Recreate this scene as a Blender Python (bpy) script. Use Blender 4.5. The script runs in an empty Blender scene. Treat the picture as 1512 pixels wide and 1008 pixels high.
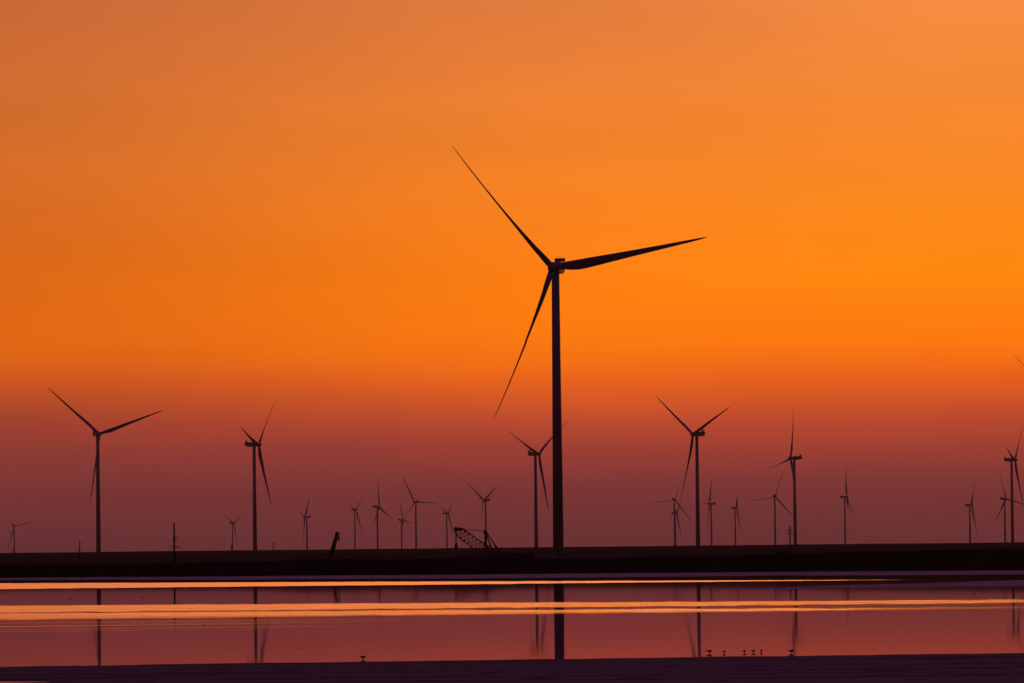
import bpy, bmesh, math, random
from mathutils import Vector, Matrix
from mathutils.noise import noise as pnoise
random.seed(4)
S = bpy.context.scene
C = S.collection

# ------------------------------------------------------------------ camera
F = 8400.0                       # focal length in pixels of a 1512 px wide frame (200 mm lens)
EYE = 5.3
PITCH = math.atan(302.4 / F)
ROLL = math.radians(0.6)
cam_d = bpy.data.cameras.new('camera'); cam = bpy.data.objects.new('camera', cam_d); C.objects.link(cam)
cam_d.lens = 200; cam_d.sensor_width = 36; cam_d.clip_start = 1; cam_d.clip_end = 90000
fw = Vector((0, math.cos(PITCH), math.sin(PITCH))); up0 = Vector((0, -math.sin(PITCH), math.cos(PITCH))); rt0 = Vector((1, 0, 0))
rt = rt0 * math.cos(ROLL) - up0 * math.sin(ROLL); up = up0 * math.cos(ROLL) + rt0 * math.sin(ROLL)
cam.matrix_world = Matrix(((rt.x, up.x, -fw.x, 0), (rt.y, up.y, -fw.y, 0), (rt.z, up.z, -fw.z, EYE), (0, 0, 0, 1)))
S.camera = cam

def at(px, py, Y):
    """where the sight line of photo pixel (px, py) is Y metres away"""
    d = rt * (px - 756) + up * (504 - py) + fw * F
    return Vector((0, 0, EYE)) + d * (Y / d.y)

# ------------------------------------------------------------------ render settings
S.view_settings.view_transform = 'Standard'; S.view_settings.look = 'None'
S.view_settings.exposure = 0; S.view_settings.gamma = 1
S.cycles.max_bounces = 5; S.cycles.diffuse_bounces = 2; S.cycles.glossy_bounces = 3; S.cycles.volume_bounces = 0
S.cycles.use_denoising = True

# ------------------------------------------------------------------ sky after sunset (world)
def lin(c):
    return tuple((x / 12.92 if x <= .04045 else ((x + .055) / 1.055) ** 2.4) for x in (c[0] / 255, c[1] / 255, c[2] / 255))

W = bpy.data.worlds.new('World'); S.world = W; W.use_nodes = True
nt = W.node_tree; nt.nodes.clear()
def N(t, nt_=None, **kw):
    n = (nt_ or nt).nodes.new(t)
    for k, v in kw.items():
        setattr(n, k, v)
    return n
def math_(op, a, b=None, nt_=None, clamp=False):
    T = nt_ or nt
    n = T.nodes.new('ShaderNodeMath'); n.operation = op; n.use_clamp = clamp
    for i, v in enumerate((a, b)):
        if v is None: continue
        if isinstance(v, (int, float)): n.inputs[i].default_value = v
        else: T.links.new(v, n.inputs[i])
    return n.outputs[0]
def smooth(x, a, b, nt_=None, o0=0.0, o1=1.0):
    T = nt_ or nt
    n = T.nodes.new('ShaderNodeMapRange'); n.interpolation_type = 'SMOOTHSTEP'
    T.links.new(x, n.inputs[0])
    n.inputs[1].default_value = a; n.inputs[2].default_value = b; n.inputs[3].default_value = o0; n.inputs[4].default_value = o1
    return n.outputs[0]
def mixc(f, a, b, nt_=None, blend='MIX'):
    T = nt_ or nt
    n = T.nodes.new('ShaderNodeMix'); n.data_type = 'RGBA'; n.blend_type = blend
    for i, v in ((0, f), (6, a), (7, b)):
        if isinstance(v, (int, float)): n.inputs[i].default_value = v
        elif isinstance(v, tuple): n.inputs[i].default_value = (*v, 1)[:4]
        else: T.links.new(v, n.inputs[i])
    return n.outputs[2]
def ramp(fac, stops, nt_=None):
    T = nt_ or nt
    n = T.nodes.new('ShaderNodeValToRGB'); T.links.new(fac, n.inputs[0])
    e = n.color_ramp.elements
    e[0].position = stops[0][0]; e[0].color = (*stops[0][1], 1)
    e[1].position = stops[-1][0]; e[1].color = (*stops[-1][1], 1)
    for p, c in stops[1:-1]:
        x = e.new(p); x.color = (*c, 1)
    return n.outputs[0]

VTOP = 840.0                                  # pixels above eye level where the low ramps end
SKY_L = [(0, (95, 47, 50)), (110, (124, 55, 53)), (150, (139, 59, 50)), (190, (158, 65, 47)), (225, (182, 76, 41)), (250, (200, 84, 36)),
         (280, (215, 96, 29)), (310, (223, 102, 27)), (410, (218, 103, 26)), (610, (211, 109, 43)), (806, (201, 105, 55))]
SKY_C = [(0, (103, 50, 50)), (55, (114, 53, 53)), (101, (132, 57, 56)), (143, (156, 63, 52)), (181, (185, 74, 49)), (211, (207, 85, 40)), (241, (226, 96, 31)),
         (270, (242, 110, 23)), (301, (251, 121, 18)), (381, (255, 128, 17)), (490, (250, 131, 30)), (601, (242, 131, 43)), (797, (231, 128, 63))]
SKY_R = [(0, (105, 50, 51)), (50, (114, 53, 52)), (96, (130, 57, 52)), (140, (156, 64, 50)), (176, (183, 72, 47)), (206, (206, 84, 39)), (236, (226, 95, 31)),
         (266, (243, 109, 20)), (296, (252, 120, 12)), (400, (255, 138, 13)), (490, (253, 139, 28)), (596, (248, 137, 43)), (792, (245, 139, 64))]
# radiance the low air itself adds is subtracted near the horizon (the haze box gives it back)
HAZE_FIX = [(0, (1.569, 1.464, 1.525)), (5, (1.569, 1.464, 1.525)), (25, (1.593, 1.427, 1.473)), (55, (1.653, 1.483, 1.503)), (100, (1.547, 1.395, 1.398)), (145, (1.408, 1.297, 1.198)), (180, (1.328, 1.253, 1.142)), (210, (1.309, 1.26, 1.023)), (240, (1.289, 1.255, 0.878)), (270, (1.257, 1.248, 0.652)), (300, (1.24, 1.235, 0.479)), (380, (1.167, 1.156, 0.585)), (490, (1.131, 1.118, 0.944)), (600, (1.104, 1.094, 1.027)), (795, (1.065, 1.053, 1.041)), (840, (1.065, 1.053, 1.041))]
def fix(v):
    for (a, ca), (b, cb) in zip(HAZE_FIX, HAZE_FIX[1:]):
        if a <= v <= b:
            t = (v - a) / (b - a); return tuple(x + (y - x) * t for x, y in zip(ca, cb))
    return (1, 1, 1)
def stops(tab):
    out = []
    knots = sorted(set([v for v, _ in tab] + [v for v, _ in HAZE_FIX if 0 < v < tab[-1][0]]))
    for v in knots:
        c = None
        for (a, ca), (b, cb) in zip(tab, tab[1:]):
            if a <= v <= b:
                t = (v - a) / (b - a); c = tuple(x + (y - x) * t for x, y in zip(lin(ca), lin(cb))); break
        k = fix(v)
        out.append((v / VTOP, tuple(max(0, x * y) for x, y in zip(c, k))))
    return out
tc = N('ShaderNodeTexCoord')
sep = N('ShaderNodeSeparateXYZ'); nt.links.new(tc.outputs['Generated'], sep.inputs[0])
dx, dy, dz = sep.outputs
az = math_('ARCTAN2', dx, dy)
el = math_('ARCSINE', dz)
# faint uneven streaks of high haze
mp = N('ShaderNodeCombineXYZ')
nt.links.new(math_('MULTIPLY', az, 9), mp.inputs[0]); nt.links.new(math_('MULTIPLY', el, 60), mp.inputs[1])
nz = N('ShaderNodeTexNoise'); nz.inputs['Scale'].default_value = 1.0; nz.inputs['Detail'].default_value = 3; nz.inputs['Roughness'].default_value = .55
nt.links.new(mp.outputs[0], nz.inputs['Vector'])
wob = math_('SUBTRACT', nz.outputs['Fac'], .5)
v_ = math_('ADD', math_('MULTIPLY', math_('TANGENT', el), F / VTOP), math_('MULTIPLY', wob, .030))
cl = ramp(v_, stops(SKY_L)); cc = ramp(v_, stops(SKY_C)); cr = ramp(v_, stops(SKY_R))
low = mixc(smooth(az, -.105, .025), cl, cc)
low = mixc(smooth(az, .005, .085), low, cr)
bright = math_('ADD', 1.0, math_('MULTIPLY', wob, .22))
low = mixc(1.0, low, bright, blend='MULTIPLY')
# above the frame: the glow goes on, palest about eight degrees up, then turns to dusk violet
elev = math_('MULTIPLY', el, 180 / math.pi)
gain = math_('MULTIPLY', smooth(elev, 5.4, 8.5, o0=1, o1=3.7), smooth(elev, 9.5, 19, o0=1, o1=.04))
glow = mixc(1.0, mixc(smooth(elev, 5.4, 8.5), low, mixc(1.0, low, (1.0, 1.1, 1.2), blend='MULTIPLY')), gain, blend='MULTIPLY')
DUSK = (.034, .0145, .052)
front = mixc(smooth(elev, 9, 24), glow, DUSK)
away = smooth(math_('ABSOLUTE', az), .3, 1.2)
BACK = (.007, .002, .006)
back = mixc(smooth(elev, 12, 60), BACK, DUSK)
sky = mixc(away, front, back)
bg = N('ShaderNodeBackground'); bg.inputs[1].default_value = 1.0
nt.links.new(sky, bg.inputs[0])
wo = N('ShaderNodeOutputWorld'); nt.links.new(bg.outputs[0], wo.inputs[0])
W.cycles.sampling_method = 'MANUAL'; W.cycles.sample_map_resolution = 2048

# ------------------------------------------------------------------ helpers
def mat(name, col, rough=.6, var=.25, scale=1.0, spec=.3, metal=0.0, stretch=(1, 1, 1), bump=0.0):
    m = bpy.data.materials.new(name); m.use_nodes = True
    t = m.node_tree; b = t.nodes['Principled BSDF']
    tcn = t.nodes.new('ShaderNodeTexCoord'); mpn = t.nodes.new('ShaderNodeMapping')
    mpn.inputs['Scale'].default_value = stretch
    t.links.new(tcn.outputs['Object'], mpn.inputs[0])
    n = t.nodes.new('ShaderNodeTexNoise'); n.inputs['Scale'].default_value = scale; n.inputs['Detail'].default_value = 6
    t.links.new(mpn.outputs[0], n.inputs['Vector'])
    a = tuple(c * (1 - var) for c in col); c2 = tuple(min(1, c * (1 + var)) for c in col)
    t.links.new(mixc(smooth(n.outputs['Fac'], .3, .7, t), a, c2, t), b.inputs['Base Color'])
    b.inputs['Roughness'].default_value = rough; b.inputs['Specular IOR Level'].default_value = spec; b.inputs['Metallic'].default_value = metal
    if bump:
        bn = t.nodes.new('ShaderNodeBump'); bn.inputs['Strength'].default_value = bump
        t.links.new(n.outputs['Fac'], bn.inputs['Height']); t.links.new(bn.outputs[0], b.inputs['Normal'])
    return m

class MB:
    def __init__(s): s.v = []; s.f = []
    def box(s, c, size, rot=None):
        b = len(s.v); c = Vector(c); hx, hy, hz = (x / 2 for x in size)
        for x, y, z in ((-1,-1,-1),(1,-1,-1),(1,1,-1),(-1,1,-1),(-1,-1,1),(1,-1,1),(1,1,1),(-1,1,1)):
            p = Vector((x * hx, y * hy, z * hz))
            if rot: p = rot @ p
            s.v.append(c + p)
        for q in ((0,3,2,1),(4,5,6,7),(0,1,5,4),(1,2,6,5),(2,3,7,6),(3,0,4,7)): s.f.append([b + i for i in q])
        return s
    def beam(s, p, q, w, h):
        p = Vector(p); q = Vector(q); d = q - p; z = d.normalized()
        x = z.cross(Vector((0, 0, 1)))
        x = Vector((1, 0, 0)) if x.length < 1e-4 else x.normalized()
        y = z.cross(x)
        s.box((p + q) / 2, (w, h, d.length), Matrix((x, y, z)).transposed())
        return s
    def rings(s, rr, cap=True):
        n = len(rr[0]); b = len(s.v)
        for r in rr: s.v += [Vector(p) for p in r]
        for k in range(len(rr) - 1):
            for i in range(n):
                j = (i + 1) % n
                s.f.append([b + k * n + i, b + k * n + j, b + (k + 1) * n + j, b + (k + 1) * n + i])
        if cap:
            s.f.append([b + i for i in reversed(range(n))]); s.f.append([b + (len(rr) - 1) * n + i for i in range(n)])
        return s
    def tube(s, p, q, r0, r1=None, n=10, cap=True):
        r1 = r0 if r1 is None else r1
        p = Vector(p); q = Vector(q); z = (q - p).normalized()
        x = z.orthogonal().normalized(); y = z.cross(x)
        cs = [(math.cos(2 * math.pi * i / n), math.sin(2 * math.pi * i / n)) for i in range(n)]
        return s.rings([[p + (x * a + y * b) * r0 for a, b in cs], [q + (x * a + y * b) * r1 for a, b in cs]], cap)
    def lathe(s, prof, n=24, axis='z', origin=(0, 0, 0)):
        o = Vector(origin); rr = []
        for h, r in prof:
            ring = []
            for i in range(n):
                a = 2 * math.pi * i / n; u, w = r * math.cos(a), r * math.sin(a)
                ring.append(o + (Vector((u, w, h)) if axis == 'z' else Vector((w, h, u))))
            rr.append(ring)
        return s.rings(rr)
    def build(s, name, m, parent=None, smooth_=False, loc=None, bevel=0):
        me = bpy.data.meshes.new(name); me.from_pydata([tuple(v) for v in s.v], [], s.f)
        bm = bmesh.new(); bm.from_mesh(me); bmesh.ops.recalc_face_normals(bm, faces=bm.faces)
        if bevel: bmesh.ops.bevel(bm, geom=list(bm.edges), offset=bevel, segments=2, affect='EDGES', clamp_overlap=True)
        bm.to_mesh(me); bm.free()
        if smooth_:
            for p in me.polygons: p.use_smooth = True
        me.materials.append(m)
        o = bpy.data.objects.new(name, me); C.objects.link(o)
        if parent: o.parent = parent
        if loc is not None: o.location = loc
        return o

def tag(o, label=None, cat=None, group=None, kind=None):
    for k, v in (('label', label), ('category', cat), ('group', group), ('kind', kind)):
        if v: o[k] = v
    return o
def empty(name, loc, rz=0):
    o = bpy.data.objects.new(name, None); C.objects.link(o); o.location = loc; o.rotation_euler = (0, 0, rz); o.empty_display_size = .5
    return o
def copy_tree(o, parent=None):
    c = o.copy(); C.objects.link(c)
    if parent: c.parent = parent
    for ch in list(o.children): copy_tree(ch, c)
    return c
def interp(tab, x):
    if x <= tab[0][0]: return tab[0][1]
    for (a, p), (b, q) in zip(tab, tab[1:]):
        if x <= b:
            t = (x - a) / (b - a); t = t * t * (3 - 2 * t)
            return p + (q - p) * t
    return tab[-1][1]

# ------------------------------------------------------------------ materials
M_paint = mat('turbine_paint', (.38, .38, .38), .45, .05, .2)
M_conc = mat('concrete', (.22, .21, .20), .9, .2, 1)
M_dark = mat('dark_metal', (.06, .06, .065), .5, .2, 2)
M_soil = mat('field_soil', (.050, .036, .030), .95, .35, .02, spec=0, stretch=(1, .3, 1))
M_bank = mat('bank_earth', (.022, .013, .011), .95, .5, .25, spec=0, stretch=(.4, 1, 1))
M_steel = mat('crane_steel', (.018, .012, .010), .6, .3, 1)
M_rust = mat('rusted_plate', (.045, .022, .016), .7, .4, 1.5)
M_rubber = mat('rubber', (.02, .02, .02), .8, .2, 5)
M_wood = mat('weathered_pole', (.035, .028, .024), .85, .3, 3, stretch=(4, 4, .3))
M_ceramic = mat('insulator', (.10, .07, .06), .4, .1, 5)
M_feather = mat('bird_feathers', (.05, .045, .042), .8, .5, 25)
M_stone = mat('dark_stone', (.03, .026, .024), .8, .4, 10)
M_leaf = mat('dry_scrub', (.022, .016, .010), .9, .4, 2, spec=0)
M_glass = mat('cab_glass', (.02, .02, .022), .15, .1, 1, spec=.5)

def salt_mat(name, col, dark, cover, seed):
    """damp salt crust with darker mud patches drawn out along the shore"""
    m = bpy.data.materials.new(name); m.use_nodes = True; t = m.node_tree; b = t.nodes['Principled BSDF']
    tcn = t.nodes.new('ShaderNodeTexCoord')
    def tex(scale, detail, off, sc):
        mpn = t.nodes.new('ShaderNodeMapping'); mpn.inputs['Scale'].default_value = sc; mpn.inputs['Location'].default_value = (off, off * 1.7, 0)
        t.links.new(tcn.outputs['Object'], mpn.inputs[0])
        n = t.nodes.new('ShaderNodeTexNoise'); n.inputs['Scale'].default_value = scale; n.inputs['Detail'].default_value = detail
        t.links.new(mpn.outputs[0], n.inputs['Vector']); return n.outputs['Fac']
    big = tex(1, 4, seed, (.022, .30, 1)); fine = tex(1, 5, seed + 9, (.7, 1.1, 1)); spot = tex(1, 2, seed + 23, (.45, .7, 1))
    base = mixc(smooth(big, .3, .72, t), tuple(c * .72 for c in col), tuple(c * 1.36 for c in col), t)
    base = mixc(math_('MULTIPLY', smooth(fine, .35, .75, t), .30, t), base, tuple(c * .45 for c in col), t)
    base = mixc(smooth(spot, cover, cover + .05, t), base, dark, t)
    t.links.new(base, b.inputs['Base Color']); b.inputs['Roughness'].default_value = .9; b.inputs['Specular IOR Level'].default_value = 0.0
    bn = t.nodes.new('ShaderNodeBump'); bn.inputs['Strength'].default_value = .35; bn.inputs['Distance'].default_value = .03
    t.links.new(fine, bn.inputs['Height']); t.links.new(bn.outputs[0], b.inputs['Normal'])
    return m
M_salt_near = salt_mat('damp_salt_crust', (.31, .245, .30), (.05, .04, .04), .665, 1.0)
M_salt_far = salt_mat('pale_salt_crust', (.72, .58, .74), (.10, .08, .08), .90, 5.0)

# water: calm brine with wind-ruffled bands, written in metres along the lake
def water_mat():
    m = bpy.data.materials.new('brine_water'); m.use_nodes = True; t = m.node_tree; t.nodes.clear()
    geo = t.nodes.new('ShaderNodeNewGeometry'); sp = t.nodes.new('ShaderNodeSeparateXYZ'); t.links.new(geo.outputs['Position'], sp.inputs[0])
    X, Y = sp.outputs[0], sp.outputs[1]
    def tex(sx, sy, detail, off):
        cmb = t.nodes.new('ShaderNodeCombineXYZ')
        t.links.new(math_('MULTIPLY', X, sx, t), cmb.inputs[0]); t.links.new(math_('MULTIPLY', Y, sy, t), cmb.inputs[1]); cmb.inputs[2].default_value = off
        n = t.nodes.new('ShaderNodeTexNoise'); n.inputs['Scale'].default_value = 1; n.inputs['Detail'].default_value = detail
        t.links.new(cmb.outputs[0], n.inputs['Vector']); return math_('SUBTRACT', n.outputs['Fac'], .5, t)
    edge = math_('ADD', math_('MULTIPLY', tex(.30, .06, 5, 2.0), 20.0, t), math_('MULTIPLY', tex(.03, .01, 2, 7.0), 10.0, t), t)
    Yw = math_('ADD', Y, edge, t)
    lin_ = lambda k, c: math_('ADD', math_('MULTIPLY', X, k, t), c, t)
    def band(lo, hi, soft_lo, soft_hi):
        """1 between the two lines lo(X) and hi(X)"""
        d0 = math_('SUBTRACT', Yw, lo, t); d1 = math_('SUBTRACT', hi, Yw, t)
        return math_('MULTIPLY', smooth(d0, 0, soft_lo, t), smooth(d1, 0, soft_hi, t), t)
    # far band: a narrow wind line tapering to the right (832 m .. 1000 m out)
    A = band(lin_(-.010, 815), lin_(-1.08, 880), 5, 5)
    # main band, split by a thin calm lane that widens to the right
    B = band(lin_(.085, 438), lin_(-.46, 549), 24, 15)
    lane_c = lin_(-.21, 488); dl = math_('ABSOLUTE', math_('SUBTRACT', Yw, lane_c, t), None, t)
    lane_w = math_('ADD', smooth(X, -40, 50, t, 1.5, 16), math_('MULTIPLY', tex(.05, .02, 3, 3.3), 7, t), t)
    lane = smooth(math_('SUBTRACT', dl, lane_w, t), -3, 6, t, .12, 1)
    # broken streaks inside the near edge of the band
    sw = tex(.012, .30, 3, 11.0)
    frag = math_('MULTIPLY', smooth(sw, -.13, .05, t, .52, 1), smooth(tex(.06, .9, 3, 31.0), -.16, .04, t, .70, 1), t)
    B = math_('MULTIPLY', math_('MULTIPLY', B, lane, t), frag, t)
    isup = smooth(math_('SUBTRACT', Yw, lane_c, t), -4, 4, t)
    dim_lo = smooth(X, 20, 40, t, 1, .42); dim_up = smooth(X, 40, 56, t, 1, .35)
    B = math_('MULTIPLY', B, math_('ADD', math_('MULTIPLY', isup, dim_up, t), math_('MULTIPLY', math_('SUBTRACT', 1.0, isup, t), dim_lo, t), t), t)
    # faint loose streaks on the near side, mostly on the left
    st = math_('MULTIPLY', smooth(tex(.010, .26, 3, 19.0), .0, .13, t), smooth(X, -32, 10, t, .50, .05), t)
    D = math_('MULTIPLY', band(lin_(0, 372), lin_(0, 436), 10, 6), st, t)
    amt = math_('MAXIMUM', math_('MAXIMUM', A, B, t), D, t)
    rough = math_('ADD', smooth(Y, 420, 560, t, .030, .028), math_('MULTIPLY', amt, .17, t), t)
    gl = t.nodes.new('ShaderNodeBsdfGlossy'); gl.distribution = 'MULTI_GGX'; t.links.new(mixc(amt, (.74, .76, .86), (1.0, 1.0, 1.0), t), gl.inputs['Color'])  # reflection brightness put into the tint: dimmed where calm, full in ruffled bands
    t.links.new(rough, gl.inputs['Roughness'])
    df = t.nodes.new('ShaderNodeBsdfDiffuse'); df.inputs['Color'].default_value = (.30, .26, .80, 1)
    fr = t.nodes.new('ShaderNodeFresnel'); fr.inputs['IOR'].default_value = 1.36
    mx = t.nodes.new('ShaderNodeMixShader'); t.links.new(fr.outputs[0], mx.inputs[0]); t.links.new(df.outputs[0], mx.inputs[1]); t.links.new(gl.outputs[0], mx.inputs[2])
    out = t.nodes.new('ShaderNodeOutputMaterial'); t.links.new(mx.outputs[0], out.inputs[0])
    return m
M_water = water_mat()

# ------------------------------------------------------------------ ground, water, salt flats
FAN = [u / 8400 for u in (-6000, -4500, -3400, -2600, -2000, -1600, -1300, -1100)] + [(-960 + 12 * i) / 8400 for i in range(161)] + [u / 8400 for u in (1100, 1300, 1600, 2000, 2600, 3400, 4500, 6000)]
def fan_sheet(name, rows, zfun, m, yfun=None, smooth_=True):
    me = bpy.data.meshes.new(name); vs = []; fs = []; n = len(FAN)
    for r in rows:
        for u in FAN:
            y = yfun(r, u) if yfun else r
            w = max(y, 60)
            x = u * w
            vs.append((x, y, zfun(x, y, r, u)))
    for k in range(len(rows) - 1):
        for i in range(n - 1):
            fs.append((k * n + i, k * n + i + 1, (k + 1) * n + i + 1, (k + 1) * n + i))
    me.from_pydata(vs, [], fs); me.materials.append(m)
    for p in me.polygons: p.use_smooth = smooth_
    o = bpy.data.objects.new(name, me); C.objects.link(o)
    return o

GROUND = [(-200, -.9), (900, -.9), (1150, -.3), (1300, .15), (2300, .2), (3300, 2.6), (4200, 4.78), (4800, 3.0), (6000, 2.2), (22000, 2.2)]
def ground_z(y):
    z = interp(GROUND, y)
    if y > 4200: z -= (y * y - 4200 * 4200) / 1.49e7
    return z
def gz(x, y, r, u):
    z = ground_z(y)
    if 2400 < y < 5000: z += .16 * pnoise(Vector((x * .02, y * .003, 1))) + .10 * pnoise(Vector((x * .09, y * .01, 5)))
    return z
rows = [-150, 0, 150, 300, 600, 900, 1000, 1100, 1200, 1300, 1500, 1800, 2100, 2300] + list(range(2400, 4900, 100)) + [5200, 5600, 6000, 6500, 7000, 8000, 9000, 10000, 12000, 14000, 16000, 18000, 20300]
tag(fan_sheet('ground', rows, gz, M_soil), kind='structure')
tag(fan_sheet('water', [100, 300, 600, 900, 1200], lambda x, y, r, u: 0.0, M_water), kind='structure')

# near shore (where the photographer's flat meets the brine), in metres from the camera
NEAR = [(-.115, 262), (-.09, 263.5), (-.042, 266.2), (0, 267.5), (.043, 269.8), (.09, 270.8), (.115, 271)]
def near_shore(u): return interp(NEAR, u)
def near_y(r, u):
    ys = near_shore(u) + .5 * pnoise(Vector((u * 420, 3, 0))) + .35 * pnoise(Vector((u * 1700, 8, 0)))
    return ys + 3 if r == 0 else ys + r
def near_z(x, y, r, u):
    d = near_shore(u) - y
    z = min(.014 * d, .05 + .004 * d)
    # a shallow pool in the hollow on the left
    px = (x + 26.5) / 10.0; py = (y - 231.0) / 6.0
    e = px * px + py * py
    n = pnoise(Vector((x * .35, y * .7, 2))); n2 = pnoise(Vector((x * 1.3, y * 2.2, 4)))
    z += .022 * n + .012 * n2
    z -= .34 * math.exp(-e * 1.1)
    return z
rws = [3.0] + [-.5 * i for i in range(0, 130)] + [-70, -80, -100, -150, -200, -264, -330]
sf = fan_sheet('salt_flat', rws, near_z, M_salt_near, lambda r, u: near_shore(u) + r)
tag(sf, kind='structure')

# far shore: purple salt strip, black bank behind it
FARS = [(-.115, 1052), (-.09, 1047), (-.042, 972), (0, 929), (.043, 925), (.066, 905), (.09, 880), (.115, 870)]
FOOT = [(-.115, 1160), (-.09, 1152), (-.042, 1112), (0, 1085), (.043, 1068), (.09, 1030), (.115, 1020)]
def far_y(r, u): return interp(FARS, u) + r * (interp(FOOT, u) + 8 - interp(FARS, u))
def far_z(x, y, r, u):
    return -.03 + .14 * r + .012 * pnoise(Vector((x * .1, y * .05, 3))) * (r > .05)
tag(fan_sheet('salt_flat', [-.1, 0, .04, .1, .2, .35, .5, .7, .9, 1.0, 1.1], far_z, M_salt_far, far_y), kind='structure')

# low salt bar running in from the right
BAR_N = [(.028, 684), (.0424, 668), (.066, 668), (.09, 660), (.115, 655)]
BAR_F = [(.028, 686), (.0424, 700), (.066, 742), (.09, 795), (.115, 815)]
def bar():
    vs, fs = [], []; us = [.026 + .001 * i for i in range(100)] + [.14, .2, .3, .45, .7]
    K = 9
    for u in us:
        a, b = interp(BAR_N, u), interp(BAR_F, u)
        for k in range(K):
            t = k / (K - 1); y = a + (b - a) * t + 3 * pnoise(Vector((u * 300, 2, 9))); x = u * y
            z = -.03 + .32 * t * (1 - t) + .015 * pnoise(Vector((x * .25, y * .1, 5)))
            if u < .05: z -= .05 * (.05 - u) / .024
            vs.append((x, y, z))
    for i in range(len(us) - 1):
        for k in range(K - 1): fs.append((i * K + k, (i + 1) * K + k, (i + 1) * K + k + 1, i * K + k + 1))
    me = bpy.data.meshes.new('sandbar'); me.from_pydata(vs, [], fs); me.materials.append(M_salt_far)
    for p in me.polygons: p.use_smooth = True
    o = bpy.data.objects.new('sandbar', me); C.objects.link(o); tag(o, kind='structure')
bar()

# earth bank on the far shore, its crest lumpy with spoil heaps
CREST = [(-.115, 18.5), (-.05, 18.8), (-.043, 17.5), (-.037, 14.8), (-.028, 15.6), (-.022, 17), (-.012, 15.0), (-.007, 14.2), (0, 17.6), (.012, 18.3), (.03, 17), (.048, 15.2), (.06, 12.5), (.09, 10.5), (.115, 10)]
def bank_h(u, y):
    h = EYE - interp(CREST, u) * y / F
    h += .11 * pnoise(Vector((u * 520, 4, 0))) + .08 * pnoise(Vector((u * 2100, 9, 0)))
    if -.042 < u < .02: h += .16 * abs(pnoise(Vector((u * 1500, 3, 3))))
    return h
def bank_y(r, u): return interp(FOOT, u) + r
BANK = {-3: -.1, 0: .02, 2: .30, 4: .62, 6: .80, 8: .96, 10: 1.0, 30: .97, 66: .94, 90: .88, 150: .62, 240: .15, 300: -.3}
def bank_z(x, y, r, u):
    k = BANK[r]; yc = interp(FOOT, u) + 10
    z = bank_h(u, yc) * k
    if 0 < r < 90: z += .22 * (1 - abs(k - .5)) * pnoise(Vector((x * .13, y * .12, 6))) * (0 if r == 10 else 1)
    return z
FAN_SAVE = FAN
FAN = FAN_SAVE[:8] + [(-960 + 4 * i) / 8400 for i in range(481)] + FAN_SAVE[-8:]
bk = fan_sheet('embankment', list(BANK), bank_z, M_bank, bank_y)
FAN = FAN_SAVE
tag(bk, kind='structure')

# ------------------------------------------------------------------ wind turbines
R_ROT = 65.5
def blade_mesh():
    mb = MB(); rings_ = []
    secs = [(1.2, 2.5, 2.5, 0), (2.6, 2.55, 2.5, 0), (5, 3.1, 2.25, .25), (8, 3.85, 1.8, .7), (11, 4.2, 1.4, 1), (14, 4.1, 1.18, 1), (19, 3.75, .92, 1), (26, 3.15, .65, 1),
            (34, 2.55, .62, 1), (43, 1.98, .50, 1), (52, 1.45, .42, 1), (59, 1.02, .34, 1), (63, .66, .24, 1), (65, .34, .14, 1), (65.5, .12, .06, 1)]
    n = 16
    for r, ch, th, f in secs:
        tw = math.radians(20 * max(0, 1 - r / 55) ** 1.6 - 1)
        pre = .04 * R_ROT * (r / R_ROT) ** 2.2
        ring = []
        for i in range(n):
            a = 2 * math.pi * i / n
            cx, cy = .5 * ch * math.cos(a), .5 * th * math.sin(a)      # ellipse
            s_ = (1 - math.cos(a)) / 2                                  # 0 at nose, 1 at tail
            ax = -ch * (.32 - s_); ay = .5 * th * math.sin(a) * (1.25 * (1 - s_) ** .6 + .08)
            x = -cx * (1 - f) + ax * f; y = cy * (1 - f) + ay * f
            X = x * math.cos(tw) - y * math.sin(tw); Y = x * math.sin(tw) + y * math.cos(tw)
            ring.append((X, -pre + Y, r))
        rings_.append(ring)
    mb.rings(rings_)
    me = bpy.data.meshes.new('blade'); me.from_pydata([tuple(v) for v in mb.v], [], mb.f); me.materials.append(M_paint)
    for p in me.polygons: p.use_smooth = True
    return me
ME_BLADE = blade_mesh()
OVER = 5.0
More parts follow.
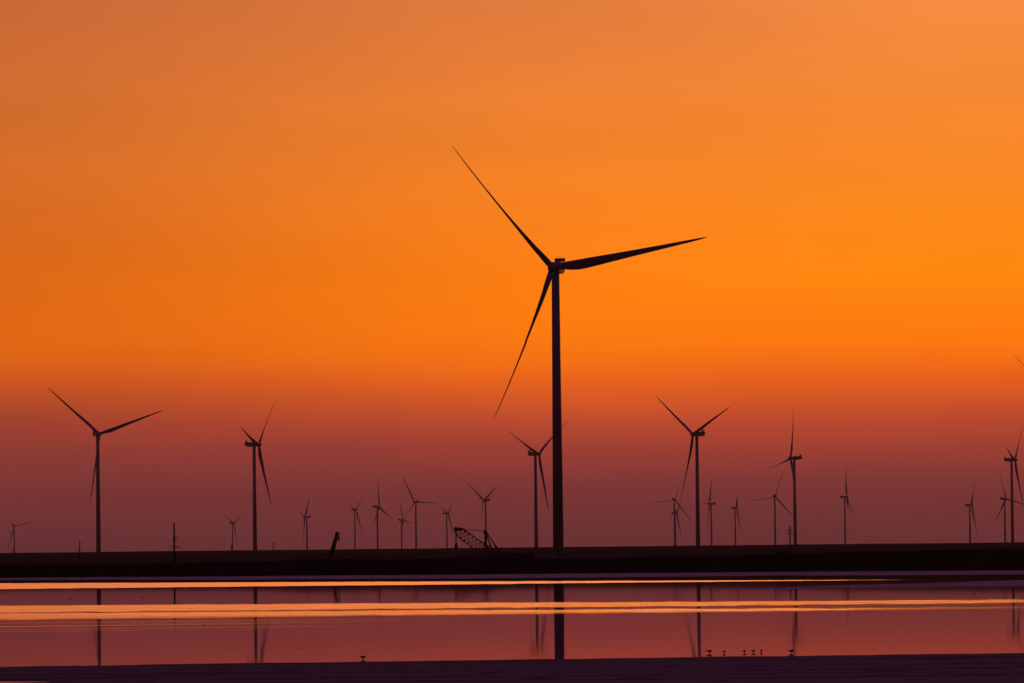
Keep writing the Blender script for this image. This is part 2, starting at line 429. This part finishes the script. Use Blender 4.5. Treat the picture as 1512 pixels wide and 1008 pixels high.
def rotor_parts():
    # nacelle: long box with chamfered rear, along +Y away from the hub (hub at y=0)
    nb = MB(); prof = [(2.6, 1.45, -1.5, 1.6), (3.2, 1.85, -1.8, 2.1), (5.0, 2.0, -2.0, 2.6), (11.0, 2.0, -2.0, 2.7), (13.6, 1.95, -1.4, 2.7), (14.6, 1.7, -.8, 2.55), (14.9, 1.4, -.5, 2.3)]
    rr = []
    for y, w, z0, z1 in prof:
        c = .35
        rr.append([(-w, y, z0 + c), (-w + c, y, z0), (w - c, y, z0), (w, y, z0 + c), (w, y, z1 - c), (w - c, y, z1), (-w + c, y, z1), (-w, y, z1 - c)])
    nb.rings(rr); nac = nb.build('nacelle', M_paint)
    cb = MB()                                            # radiator box standing off the roof at the rear
    cb.box((0, 13.4, 3.75), (4.3, .9, 1.5))
    co = cb.build('cooler', M_paint, nac, bevel=.18)
    fb = MB(); fb.box((0, 13.4, 2.74), (3.6, .6, .14))
    for x in (-1.6, 0, 1.6): fb.box((x, 13.4, 2.9), (.14, .5, .5))
    fb.build('bracket', M_dark, nac)
    fb = MB(); fb.tube((-1.4, 13.4, 5.4), (1.4, 13.4, 5.4), .04, n=6)
    for x in (-1.35, 0, 1.35): fb.tube((x, 13.4, 4.4), (x, 13.4, 5.4), .04, n=6)
    fb.build('railing', M_dark, nac)
    vb = MB(); vb.tube((.9, 9.5, 2.6), (.9, 9.5, 3.9), .05, n=6); vb.tube((.6, 9.5, 3.85), (1.2, 9.5, 3.85), .05, n=6)
    vb.build('wind_vane', M_dark, nac)
    hb = MB(); hb.lathe([(-3.3, .02), (-3.2, .55), (-2.7, 1.15), (-1.8, 1.7), (-.6, 1.98), (.9, 2.0), (2.1, 1.8), (2.55, 1.5)], 24, 'y')
    hub = hb.build('hub', M_paint, smooth_=True)
    return nac, hub
NAC0, HUB0 = rotor_parts()
PROTO = [NAC0, HUB0] + list(NAC0.children)
def turbine(hx, hy, D, psi, phi, b, tau, label, pitch=(55, 60, 45)):
    hubw = at(hx, hy, D)
    ps = math.radians(psi)
    nh = Vector((math.sin(ps), -math.cos(ps), 0))
    tw = hubw - nh * OVER                                 # tower axis
    base_z = ground_z(tw.y)
    H = hubw.z - base_z
    root = empty('wind_turbine', (tw.x, tw.y, base_z), ps)
    tag(root, label, 'wind turbine', 'wind turbines on the plain')
    top = H - 2.0 - OVER * math.sin(math.radians(tau)) * 0
    prof = [(0, 2.18), (top, 1.58)]
    t_ = MB().lathe(prof, 40).build('tower', M_paint, root, smooth_=True)
    MB().lathe([(0, 2.7), (.5, 2.7), (.52, 2.2)], 28).build('foundation', M_conc, t_)
    MB().box((1.2, -2.0, 2.6), (.9, .34, 2.1)).build('door', M_dark, t_)
    rx = Matrix.Rotation(math.radians(-tau), 4, 'X')
    m0 = Matrix.Translation((0, -OVER, H)) @ rx
    nac = copy_tree(NAC0, root); nac.matrix_basis = Matrix.Translation((0, -OVER, H))
    hub = copy_tree(HUB0, root); hub.matrix_basis = m0
    for k in range(3):
        be = math.radians(pitch[k]); cone = math.atan(b - .04 * math.cos(be))
        a = math.radians(phi + 120 * k) + math.asin(.04 * math.sin(be))   # the pre-bend swings sideways as the blade is feathered
        bl = bpy.data.objects.new('blade', ME_BLADE); C.objects.link(bl); bl.parent = root
        # blade span +Z; turned about the shaft (Y) so that angle a is measured from +X towards +Z
        bl.matrix_basis = m0 @ Matrix.Rotation(math.pi / 2 - a, 4, 'Y') @ Matrix.Rotation(cone, 4, 'X') @ Matrix.Rotation(be, 4, 'Z')
    return root
TURB = [
 (816.0,395.8, 2308, -13.3,9.3,.063,4.0, 'large near wind turbine, tall black tower and rotor filling the middle of the sky', (0, 104, 84)),
 (146.7,639.8, 5239, 22.7,19.4,.046,2.9, 'mid-sized wind turbine near the left edge, two blades spread in a wide V', (18, 24, 74)),
 (382.0,655.7, 5833, 72.4,44.6,.070,2.9, 'mid-sized side-on wind turbine, long nacelle pointing left, left of the slanted crane boom', (36, 86, 30)),
 (795.6,669.4, 6451, 52.2,36.8,.068,2.1, 'mid-sized wind turbine just left of the big tower, one blade tip passing behind that tower', (80, 85, 85)),
 (1023.3,640.2, 5678, -50.1,23.0,.090,4.1, 'mid-sized wind turbine with Y-shaped rotor, first big one right of the central tower', (70, 70, 68)),
 (1167.2,675.6, 7117, -72.8,71.3,.107,3.8, 'mid-sized wind turbine with one blade straight up, beside the lone right-hand utility pole', (2, 76, 66)),
 (1499.0,678.2, 7572, 72.2,45.9,.061,2.7, 'mid-sized side-on wind turbine partly cut by the right edge of the photo', (38, 74, 24)),
 (1569.0,599.0, 5000, 20.0,16.0,.070,4.0, 'wind turbine outside the right edge, only one thin blade tip showing'),
 (21.3,775.8, 15317, 16.3,10.9,.130,5.5, 'tiny faint wind turbine at the far left edge of the skyline'),
 (345.2,771.4, 16316, 51.1,34.3,.136,2.0, 'tiny faint wind turbine with a stub pole at its foot, left of the side-on one', (85, 85, 80)),
 (449.8,762.4, 13149, -77.8,49.1,.027,7.8, 'small faint wind turbine alone left of the slanted crane boom, nacelle pointing right'),
 (526.2,751.9, 15129, 65.4,45.7,.105,2.0, 'small hazy wind turbine first to the right of the slanted crane boom', (60, 82, 40)),
 (560.3,747.4, 12306, 69.9,94.8,.074,4.5, 'small hazy wind turbine with one blade upright, second right of the slanted crane boom'),
 (595.4,766.7, 15471, 71.9,109.9,.045,4.6, 'shortest hazy wind turbine of the cluster left of the lattice crane'),
 (611.9,740.5, 11987, -31.8,117.2,.080,3.4, 'tallest hazy wind turbine of the cluster left of the lattice crane'),
 (662.2,757.2, 14642, 69.6,44.2,.077,3.3, 'small hazy wind turbine just left of the tip of the lattice crane boom', (60, 82, 40)),
 (713.8,738.0, 11590, -56.8,26.2,.090,4.4, 'small hazy wind turbine rising behind the mast of the lattice crane'),
 (996.9,737.0, 13527, 23.8,66.9,.020,6.0, 'taller of two hazy wind turbines in line, just left of the Y-rotor turbine'),
 (999.9,757.0, 14351, 74.0,35.6,.068,5.3, 'lower of two hazy wind turbines in line, just left of the Y-rotor turbine', (60, 82, 40)),
 (1046.9,743.0, 12918, -76.7,56.9,.109,4.0, 'small hazy wind turbine just right of the Y-rotor turbine, nacelle pointing right'),
 (1088.3,749.2, 14163, 84.5,37.8,.064,4.9, 'small hazy edge-on wind turbine, second to the right of the Y-rotor turbine'),
 (1144.8,731.9, 11773, 12.4,70.0,.045,4.2, 'hazy wind turbine with wide-open rotor just left of the lone utility pole'),
 (1250.7,733.0, 12232, 82.6,88.5,.065,5.3, 'hazy edge-on wind turbine standing alone to the right of the utility pole'),
 (1435.2,745.2, 12076, 80.8,46.1,.094,3.3, 'small hazy edge-on wind turbine alone left of the pair at the right edge'),
 (1486.1,735.7, 11888, 44.8,108.0,.020,3.7, 'hazy wind turbine close behind the mid-sized one at the right edge'),
]
for args in TURB: turbine(*args)
for o in PROTO: bpy.data.objects.remove(o)

# ------------------------------------------------------------------ lattice crane lowered over the bank
def lattice(mb, P, Q, w0, w1, n, r, side):
    """square truss from P to Q; side = horizontal unit vector across it"""
    P = Vector(P); Q = Vector(Q); d = (Q - P).normalized(); nrm = side.cross(d).normalized()
    def pt(t, i):
        w = w0 + (w1 - w0) * t
        if t < .12: w *= .35 + .65 * t / .12
        if t > .9: w *= .35 + .65 * (1 - t) / .1
        sx, sz = ((-1, -1), (1, -1), (1, 1), (-1, 1))[i]
        return P + (Q - P) * t + side * sx * w / 2 + nrm * sz * w / 2
    for k in range(n):
        a, b = k / n, (k + 1) / n
        for i in range(4):
            mb.tube(pt(a, i), pt(b, i), r, n=6)
            j = (i + 1) % 4
            if k % 2: mb.tube(pt(a, i), pt(b, j), r * .5, n=5)
            else: mb.tube(pt(b, i), pt(a, j), r * .5, n=5)
            mb.tube(pt(b, i), pt(b, j), r * .5, n=5)
CY = 1900.0
def lattice_crane():
    g0 = ground_z(CY)
    P = lambda px, py, dy=0: at(px, py, CY + dy) - base
    base = at(738, 826, CY); base.z = g0
    root = empty('lattice_crane', base)
    tag(root, 'dark lattice crane with lowered truss boom, raised mast and hanging hook', 'crane')
    side = Vector((0, 1, 0))
    tip = P(673, 780.5); foot = P(727, 821)
    b = MB(); lattice(b, foot, tip, 3.7, 3.0, 10, .19, side); b.build('boom', M_steel, root)
    h = MB(); h.lathe([(-.45, .3), (-.42, .75), (-.15, .75), (-.1, .6), (.1, .6), (.15, .75), (.42, .75), (.45, .3)], 18, 'y', tip); h.box(tip + Vector((.9, 0, -.25)), (2.0, .7, .7)); h.build('boom_head', M_steel, root)
    top = P(716.5, 784.5)
    m = MB()
    for dy in (-1.1, 1.1):
        m.beam(P(717.5, 819, dy), top + Vector((0, dy * .4, 0)), .62, .62)
        m.beam(P(727.5, 812, dy), top + Vector((0, dy * .4, 0)), .40, .40)
    m.tube(P(718, 805, -1), P(726, 805, -1), .13, n=6); m.tube(P(718, 805, 1), P(726, 805, 1), .13, n=6)
    m.tube(P(718, 813, -1), P(718, 813, 1), .13, n=6)
    m.build('mast', M_steel, root)
    s = MB(); s.lathe([(-.6, .35), (-.55, .62), (.55, .62), (.6, .35)], 16, 'y', top); s.box(top + Vector((0, 0, -.35)), (1.0, 1.3, .6)); s.build('mast_head', M_steel, root)
    p = MB()
    for dy in (-.35, .35):
        p.tube(top + Vector((-.2, dy, .2)), P(688, 781, dy), .11, n=6); p.tube(P(688, 781, dy), tip + Vector((.2, dy, .5)), .15, n=6)
    for dy in (-.5, 0, .5): p.tube(tip + Vector((.8, dy, .75)), P(731, 811, dy), .10, n=5)
    p.build('pendant_cable', M_dark, root)
    s = MB()
    for dy in (-.9, .9):
        s.beam(top + Vector((.2, dy * .4, 0)), P(745, 822.5, dy), .36, .36)
        s.tube(top + Vector((.4, dy * .4, .2)), P(739, 820, dy), .13, n=6)
    s.tube(top + Vector((.3, 0, -.1)), P(742, 821.5), .10, n=6)
    s.build('backstay', M_steel, root)
    hk = P(673.5, 804)
    s = MB()
    for dx in (-.28, 0, .28): s.tube(tip + Vector((dx, 0, -.4)), Vector((hk.x + dx * .7, 0, hk.z + .4)), .075, n=5)
    s.build('hoist_rope', M_dark, root)
    k = MB(); k.box(hk, (.75, .5, 1.1)); k.lathe([(-.3, .2), (-.28, .55), (.28, .55), (.3, .2)], 14, 'y', hk + Vector((0, 0, .2))); k.box(hk + Vector((0, 0, -.75)), (1.25, .6, .5)); k.box(hk + Vector((0, 0, -1.1)), (1.5, .35, .25))
    hb = k.build('hook_block', M_steel, root)
    s = MB()
    for dx in (-1.0, 1.0): s.tube(hk + Vector((dx * .45, 0, -1.2)), Vector((hk.x + dx * 1.0, 0, .3)), .07, n=5)
    s.build('sling', M_dark, root)
    hs = MB(); hs.box((0, 0, 2.0), (7.2, 3.0, 2.0)); hs.box((1.6, 0, 3.1), (3.2, 2.6, .5)); hs.box((3.9, 0, 1.9), (1.1, 3.2, 1.6)); hs.build('machinery_house', M_rust, root, bevel=.08)
    cb = MB(); cb.box((-3.1, -2.1, 2.3), (1.6, 1.0, 1.9)); c_ = cb.build('cab', M_rust, root, bevel=.08)
    MB().box((-3.2, -2.615, 2.6), (1.2, .04, .9)).build('window', M_glass, c_)
    for dy in (-1.6, 1.6):
        t = MB(); rr = []
        for y in (-.4, .4):
            ring = []
            for i in range(24):
                a = 2 * math.pi * i / 24; x = (2.6 if math.cos(a) > 0 else -2.6) + .5 * math.cos(a); ring.append((x, dy + y, .5 + .5 * math.sin(a)))
            rr.append(ring)
        t.rings(rr); t.build('crawler_track', M_rubber, root)
lattice_crane()

def truck_crane():
    Y = 1500.0; base = at(486, 826, Y); base.z = ground_z(Y) + .1
    root = empty('truck_crane', base)
    tag(root, 'small truck crane with a raised slanted telescopic boom, dark against the red sky', 'crane')
    P = lambda px, py, dy=0: at(px, py, Y + dy) - base
    foot = P(488.0, 823); tip = P(498.0, 785.5)
    d = tip - foot; b = MB()
    for a, e, w in ((0, .45, 1.2), (.42, .74, 1.02), (.72, .97, .86)):
        b.beam(foot + d * a, foot + d * e, w * .8, w)
    b.build('boom', M_steel, root)
    h = MB(); h.beam(foot + d * .93, foot + d * 1.02, .85, .95); h.beam(foot + d * .99 + Vector((-.2, 0, .25)), foot + d * .99 + Vector((.55, 0, -.55)), .5, .55)
    h.build('boom_head', M_steel, root)
    hk = P(500.2, 794)
    r = MB(); r.tube(P(499.9, 789), hk + Vector((0, 0, .4)), .05, n=5); r.build('hoist_rope', M_dark, root)
    k = MB(); k.lathe([(-.7, .08), (-.5, .2), (.1, .3), (.45, .26), (.5, .1)], 12, 'z', hk); k.tube(hk + Vector((0, 0, -.6)), hk + Vector((.12, 0, -.95)), .08, n=6); k.build('hook_block', M_steel, root)
    c = MB(); c.tube(foot + Vector((1.4, 0, -.3)), foot + d * .36, .16, n=8); c.build('lift_cylinder', M_dark, root)
    c = MB(); c.box((0, 0, .95), (7.4, 2.3, .5)); c.box((.6, 0, 1.6), (2.6, 2.1, .9)); c.box((1.9, 0, 1.5), (.9, 2.3, .9)); c.build('chassis', M_rust, root, bevel=.06)
    c = MB(); c.box((-2.9, 0, 1.85), (1.7, 2.3, 1.5)); cab = c.build('cab', M_rust, root, bevel=.15)
    MB().box((-2.9, -1.16, 2.15), (1.1, .04, .6)).build('window', M_glass, cab)
    for x in (-2.7, .8, 2.1, 3.2):
        for y in (-.95, .95):
            w = MB(); w.lathe([(y - .18, .2), (y - .18, .46), (y - .1, .52), (y + .1, .52), (y + .18, .46), (y + .18, .2)], 18, 'y', (x, 0, .52)); w.build('wheel', M_rubber, root)
truck_crane()

def container():
    Y = 1450.0; a = at(755.5, 815.5, Y); b = at(788.5, 815.5, Y); w = b.x - a.x
    base = Vector(((a.x + b.x) / 2, Y, ground_z(Y) + .3)); h = a.z - base.z
    root = empty('site_container', base)
    tag(root, 'long dark box container standing on the bank right of the lattice crane', 'container')
    m = MB(); m.box((0, 0, h / 2), (w, 2.4, h))
    n = int(w / .28)
    for i in range(n): m.box((-w / 2 + .25 + i * (w - .5) / (n - 1), -1.225, h / 2), (.12, .05, h - .5))
    m.build('body', M_rust, root)
    f = MB()
    for x in (-w / 2, w / 2):
        for y in (-1.2, 1.2): f.box((x, y, h / 2), (.16, .16, h + .04))
    for z in (.08, h - .06):
        for y in (-1.22, 1.22): f.box((0, y, z), (w - .1, .14, .14))
    f.build('frame', M_steel, root)
    d = MB(); d.box((w / 2 + .05, -.57, h / 2), (.06, 1.1, h - .25)); d.build('door', M_steel, root)
    d = MB(); d.box((w / 2 + .05, .57, h / 2), (.06, 1.1, h - .25)); d.build('door', M_steel, root)
container()

# ------------------------------------------------------------------ utility poles
def utility_pole(px, ytop, Y, arms, label, rad=.17, rise=1.0):
    t = at(px, ytop, Y); g = max(ground_z(Y), .1); H = t.z - g
    root = empty('utility_pole', (t.x, Y, g)); tag(root, label, 'utility pole', 'utility poles along the bank')
    MB().tube((0, 0, -.3), (0, 0, H), rad * 1.25, rad * .8, 12).build('pole', M_wood, root, smooth_=True)
    out = []
    for down, x0, x1 in arms:
        z = H - down
        m = MB(); m.beam((x0, 0, z), (x1, 0, z), .11, .12)
        if x0 * x1 < 0:
            m.beam((x0 * .55, -.08, z - .04), (0, -.08, z - .7), .06, .06); m.beam((x1 * .55, -.08, z - .04), (0, -.08, z - .7), .06, .06)
        arm = m.build('crossarm', M_wood, root)
        for x in (x0, x1):
            if abs(x) < .25: continue
            i = MB().lathe([(-.42, .03), (-.40, .10), (-.3, .05), (-.22, .11), (-.12, .05), (0, .04)], 10, 'z', (x, 0, z - .02)); i.build('insulator', M_ceramic, arm)
            out.append(Vector((t.x + x, Y, g + z - .42)))
    return out
utility_pole(117.5, 797, 2100, [(.9, -.1, .85), (3.35, -.95, 1.25)], 'small utility pole with a hooked crossarm, left of the tall pole near the left edge', .19)
utility_pole(257.0, 771, 1250, [(2.9, -.05, .65), (3.6, -.3, .7), (5.25, -1.0, 1.55)], 'tall dark utility pole with low crossarms between two left-hand turbines', .20)
pr = utility_pole(1166.3, 775.5, 1500, [(1.0, -.35, .45), (1.9, -.6, .65)], 'lone straight utility pole right of the centre, beside a mid-sized turbine tower', .19)
pe = utility_pole(1532, 770.5, 1500, [(1.0, -.35, .45), (1.9, -.6, .65)], 'utility pole outside the right edge holding the end of the wires', .19)
wm = MB()
for a, b, sag in ((pr[0], pe[0], 1.9), (pr[2], pe[2], 2.0), (pr[3], pe[3], 2.1)):
    pts = [a.lerp(b, i / 24) - Vector((0, 0, sag * 4 * (i / 24) * (1 - i / 24))) for i in range(25)]
    for p, q in zip(pts, pts[1:]): wm.tube(p, q, .011, n=5, cap=False)
tag(wm.build('power_line', M_dark), 'thin sagging wires running from the lone pole to the right edge', 'wires')

def far_pole(px, y0, D, w, top, label):
    t = at(px, y0, D); g = ground_z(D); H = t.z - g
    root = empty('distant_pole', (t.x, D, g)); tag(root, label, 'pole')
    MB().tube((0, 0, 0), (0, 0, H), w, w * .8, 8).build('pole', M_wood, root)
    if top:
        m = MB(); m.beam((-top, 0, H - .8), (top, 0, H - .8), .5, .5); m.beam((-top, 0, H - .8), (-top, 0, H + .2), .4, .4); m.beam((top, 0, H - .8), (top, 0, H + 1.3), .45, .45)
        m.build('crossarm', M_dark, root)
far_pole(403.5, 800.5, 8000, .75, 2.4, 'tiny stubby post with a forked top on the skyline, right of the side-on turbine')
far_pole(341.8, 801.5, 9000, .75, 0, 'short plain stub pole at the foot of a tiny turbine on the skyline')
far_pole(641.6, 804.2, 7500, .35, 0, 'tiny thin post on the skyline left of the lattice crane')
far_pole(682.3, 788, 5200, .16, 0, 'thin straight post seen through the gap under the lattice crane boom')
far_pole(19.0, 811.2, 7500, .7, 0, 'very short stub on the skyline at the left edge')

# ------------------------------------------------------------------ scrub on the right-hand bank crest
def scrub(px, Y, w, h, seed, label):
    rnd = random.Random(seed); c = at(px, 815, Y); u = c.x / Y
    z0 = bank_h(u, interp(FOOT, u) + 10) * .93 - .1
    root = empty('scrub_bush', (c.x, Y, z0)); tag(root, label, 'bush', 'bushes on the bank')
    st = MB(); lf = MB()
    for i in range(16):
        a = rnd.uniform(0, 6.28); r = rnd.uniform(.1, .5) * w
        tip = Vector((math.cos(a) * r, math.sin(a) * r * .6, h * rnd.uniform(.55, 1)))
        st.tube((0, 0, 0), tip, .03, .01, 5)
        for k in range(26):
            p = tip * rnd.uniform(.45, 1.05) + Vector((rnd.gauss(0, .13 * w), rnd.gauss(0, .1 * w), rnd.gauss(0, .09 * h)))
            n = Vector((rnd.gauss(0, 1), rnd.gauss(0, 1), rnd.gauss(0, 1))).normalized(); t = n.orthogonal(); s_ = rnd.uniform(.05, .11); q = n.cross(t)
            b = len(lf.v); lf.v += [p + t * s_, p + q * s_ * .5, p - t * s_, p - q * s_ * .5]; lf.f.append([b, b + 1, b + 2, b + 3])
    st.build('stem', M_wood, root)
    me = bpy.data.meshes.new('foliage'); me.from_pydata([tuple(v) for v in lf.v], [], lf.f); me.materials.append(M_leaf)
    o = bpy.data.objects.new('foliage', me); C.objects.link(o); o.parent = root
for k, (px, w, h, lb) in enumerate([(1149, 1.3, .8, 'left one of three low dark bushes left of the lone utility pole'), (1155.5, 1.7, 1.1, 'middle and biggest of three low dark bushes left of the lone utility pole'), (1161, 1.0, .7, 'low dark bush on the bank touching the foot of the lone utility pole')]):
    scrub(px, interp(FOOT, (px - 756) / F) + 60, w, h, k, lb)

# ------------------------------------------------------------------ shore birds
def bird_mesh(pose):
    # (position, radius) joints; the body is one skinned surface from tail to bill, legs included
    if pose == 'stand':
        J = [((-.200, 0, .152), .007), ((-.140, 0, .146), .016), ((-.075, 0, .128), .034), ((-.005, 0, .108), .058), ((.058, 0, .108), .069), ((.092, 0, .142), .052), ((.108, 0, .168), .040), ((.140, 0, .168), .013), ((.165, 0, .162), .005)]
        E = [(i, i + 1) for i in range(8)]
        for sy in (-1, 1):
            n = len(J); J += [((.035, sy * .026, .050), .013), ((.026, sy * .026, .026), .008), ((.032, sy * .026, -.012), .007), ((.060, sy * .028, -.014), .006)]
            E += [(4, n), (n, n + 1), (n + 1, n + 2), (n + 2, n + 3)]
        root = 4
    else:
        J = [((-.16, 0, .055), .006), ((-.10, 0, .042), .022), ((-.03, 0, .030), .045), ((.04, 0, .030), .048), ((.085, 0, .055), .028), ((.10, 0, .088), .022), ((.120, 0, .100), .026), ((.148, 0, .097), .009), ((.172, 0, .094), .004)]
        E = [(i, i + 1) for i in range(8)]; root = 3
    me = bpy.data.meshes.new('bird'); me.from_pydata([j[0] for j in J], E, [])
    o = bpy.data.objects.new('bird', me); C.objects.link(o)
    sk = o.modifiers.new('skin', 'SKIN'); sk.use_smooth_shade = True
    ss = o.modifiers.new('subdiv', 'SUBSURF'); ss.levels = 2; ss.render_levels = 2
    for i, j in enumerate(J):
        v = me.skin_vertices[0].data[i]; v.radius = (j[1], j[1]); v.use_root = (i == root)
    dg = bpy.context.evaluated_depsgraph_get(); dg.update()
    out = bpy.data.meshes.new_from_object(o.evaluated_get(dg)); bpy.data.objects.remove(o)
    out.name = 'bird'; out.materials.clear(); out.materials.append(M_feather)
    for p in out.polygons: p.use_smooth = True
    return out
ME_STAND = bird_mesh('stand'); ME_FLOAT = bird_mesh('float')
def bird(px, py, scale, rz, me, label, group):
    d = rt * (px - 756) + up * (504 - py) + fw * F
    p = Vector((0, 0, EYE)) + d * (-EYE / d.z)
    o = bpy.data.objects.new('shore_bird' if me is ME_STAND else 'swimming_bird', me); C.objects.link(o)
    o.location = (p.x, p.y, -.012 * scale); o.scale = (scale,) * 3; o.rotation_euler = (0, 0, math.radians(rz))
    tag(o, label, 'bird', group)
g = 'wading birds in the shallows'
bird(535.5, 972.6, 1.0, 8, ME_STAND, 'dark shore bird standing alone at the near water edge below the middle-left turbines', g)
bird(1047.0, 963.6, .98, -10, ME_STAND, 'largest wading bird, left end of the row of five in the shallows', g)
bird(1069.0, 963.6, .78, 60, ME_STAND, 'small wading bird second from the left in the row of five in the shallows', g)
bird(1098.8, 962.9, .78, 48, ME_STAND, 'small wading bird standing third in the row of five in the shallows', g)
bird(1112.3, 962.6, .80, 40, ME_STAND, 'small wading bird standing fourth in the row of five in the shallows', g)
bird(1123.8, 962.3, .76, 58, ME_STAND, 'small wading bird at the right end of the row of five in the shallows', g)
bird(1168.0, 963.4, 1.02, 12, ME_STAND, 'shore bird standing beside a mirrored turbine tower, right of the row of five', g)
g2 = 'birds swimming far out'
bird(103.5, 882.6, 1.0, 0, ME_FLOAT, 'tiny bird swimming left of the mirrored tower at the left edge', g2)
bird(211, 881.6, .85, 180, ME_FLOAT, 'tiny bird swimming between two mirrored shapes, a tower and a tall pole', g2)
bird(302.5, 921.3, .5, 20, ME_FLOAT, 'tiny bird swimming on calm water right of the mirrored tall pole', g2)
bird(445.5, 956, .42, 160, ME_FLOAT, 'tiny bird swimming near the near shore, left of the bird standing alone', g2)
bird(938.5, 872.4, .6, 0, ME_FLOAT, 'tiny bird swimming right of the widest mirrored tower', g2)

# ------------------------------------------------------------------ haze over the plain
hz = MB(); hz.box((0, 10100, 87), (30000, 20700, 250)); 
hm = bpy.data.materials.new('evening_haze'); hm.use_nodes = True; t = hm.node_tree; t.nodes.clear()
pv = t.nodes.new('ShaderNodeVolumePrincipled'); pv.inputs['Color'].default_value = (.80, .75, 1.0, 1); pv.inputs['Density'].default_value = 3.6e-5; pv.inputs['Anisotropy'].default_value = .2
ou = t.nodes.new('ShaderNodeOutputMaterial'); t.links.new(pv.outputs[0], ou.inputs['Volume'])
ho = hz.build('haze', hm); tag(ho, kind='stuff')
bpy.context.view_layer.update()
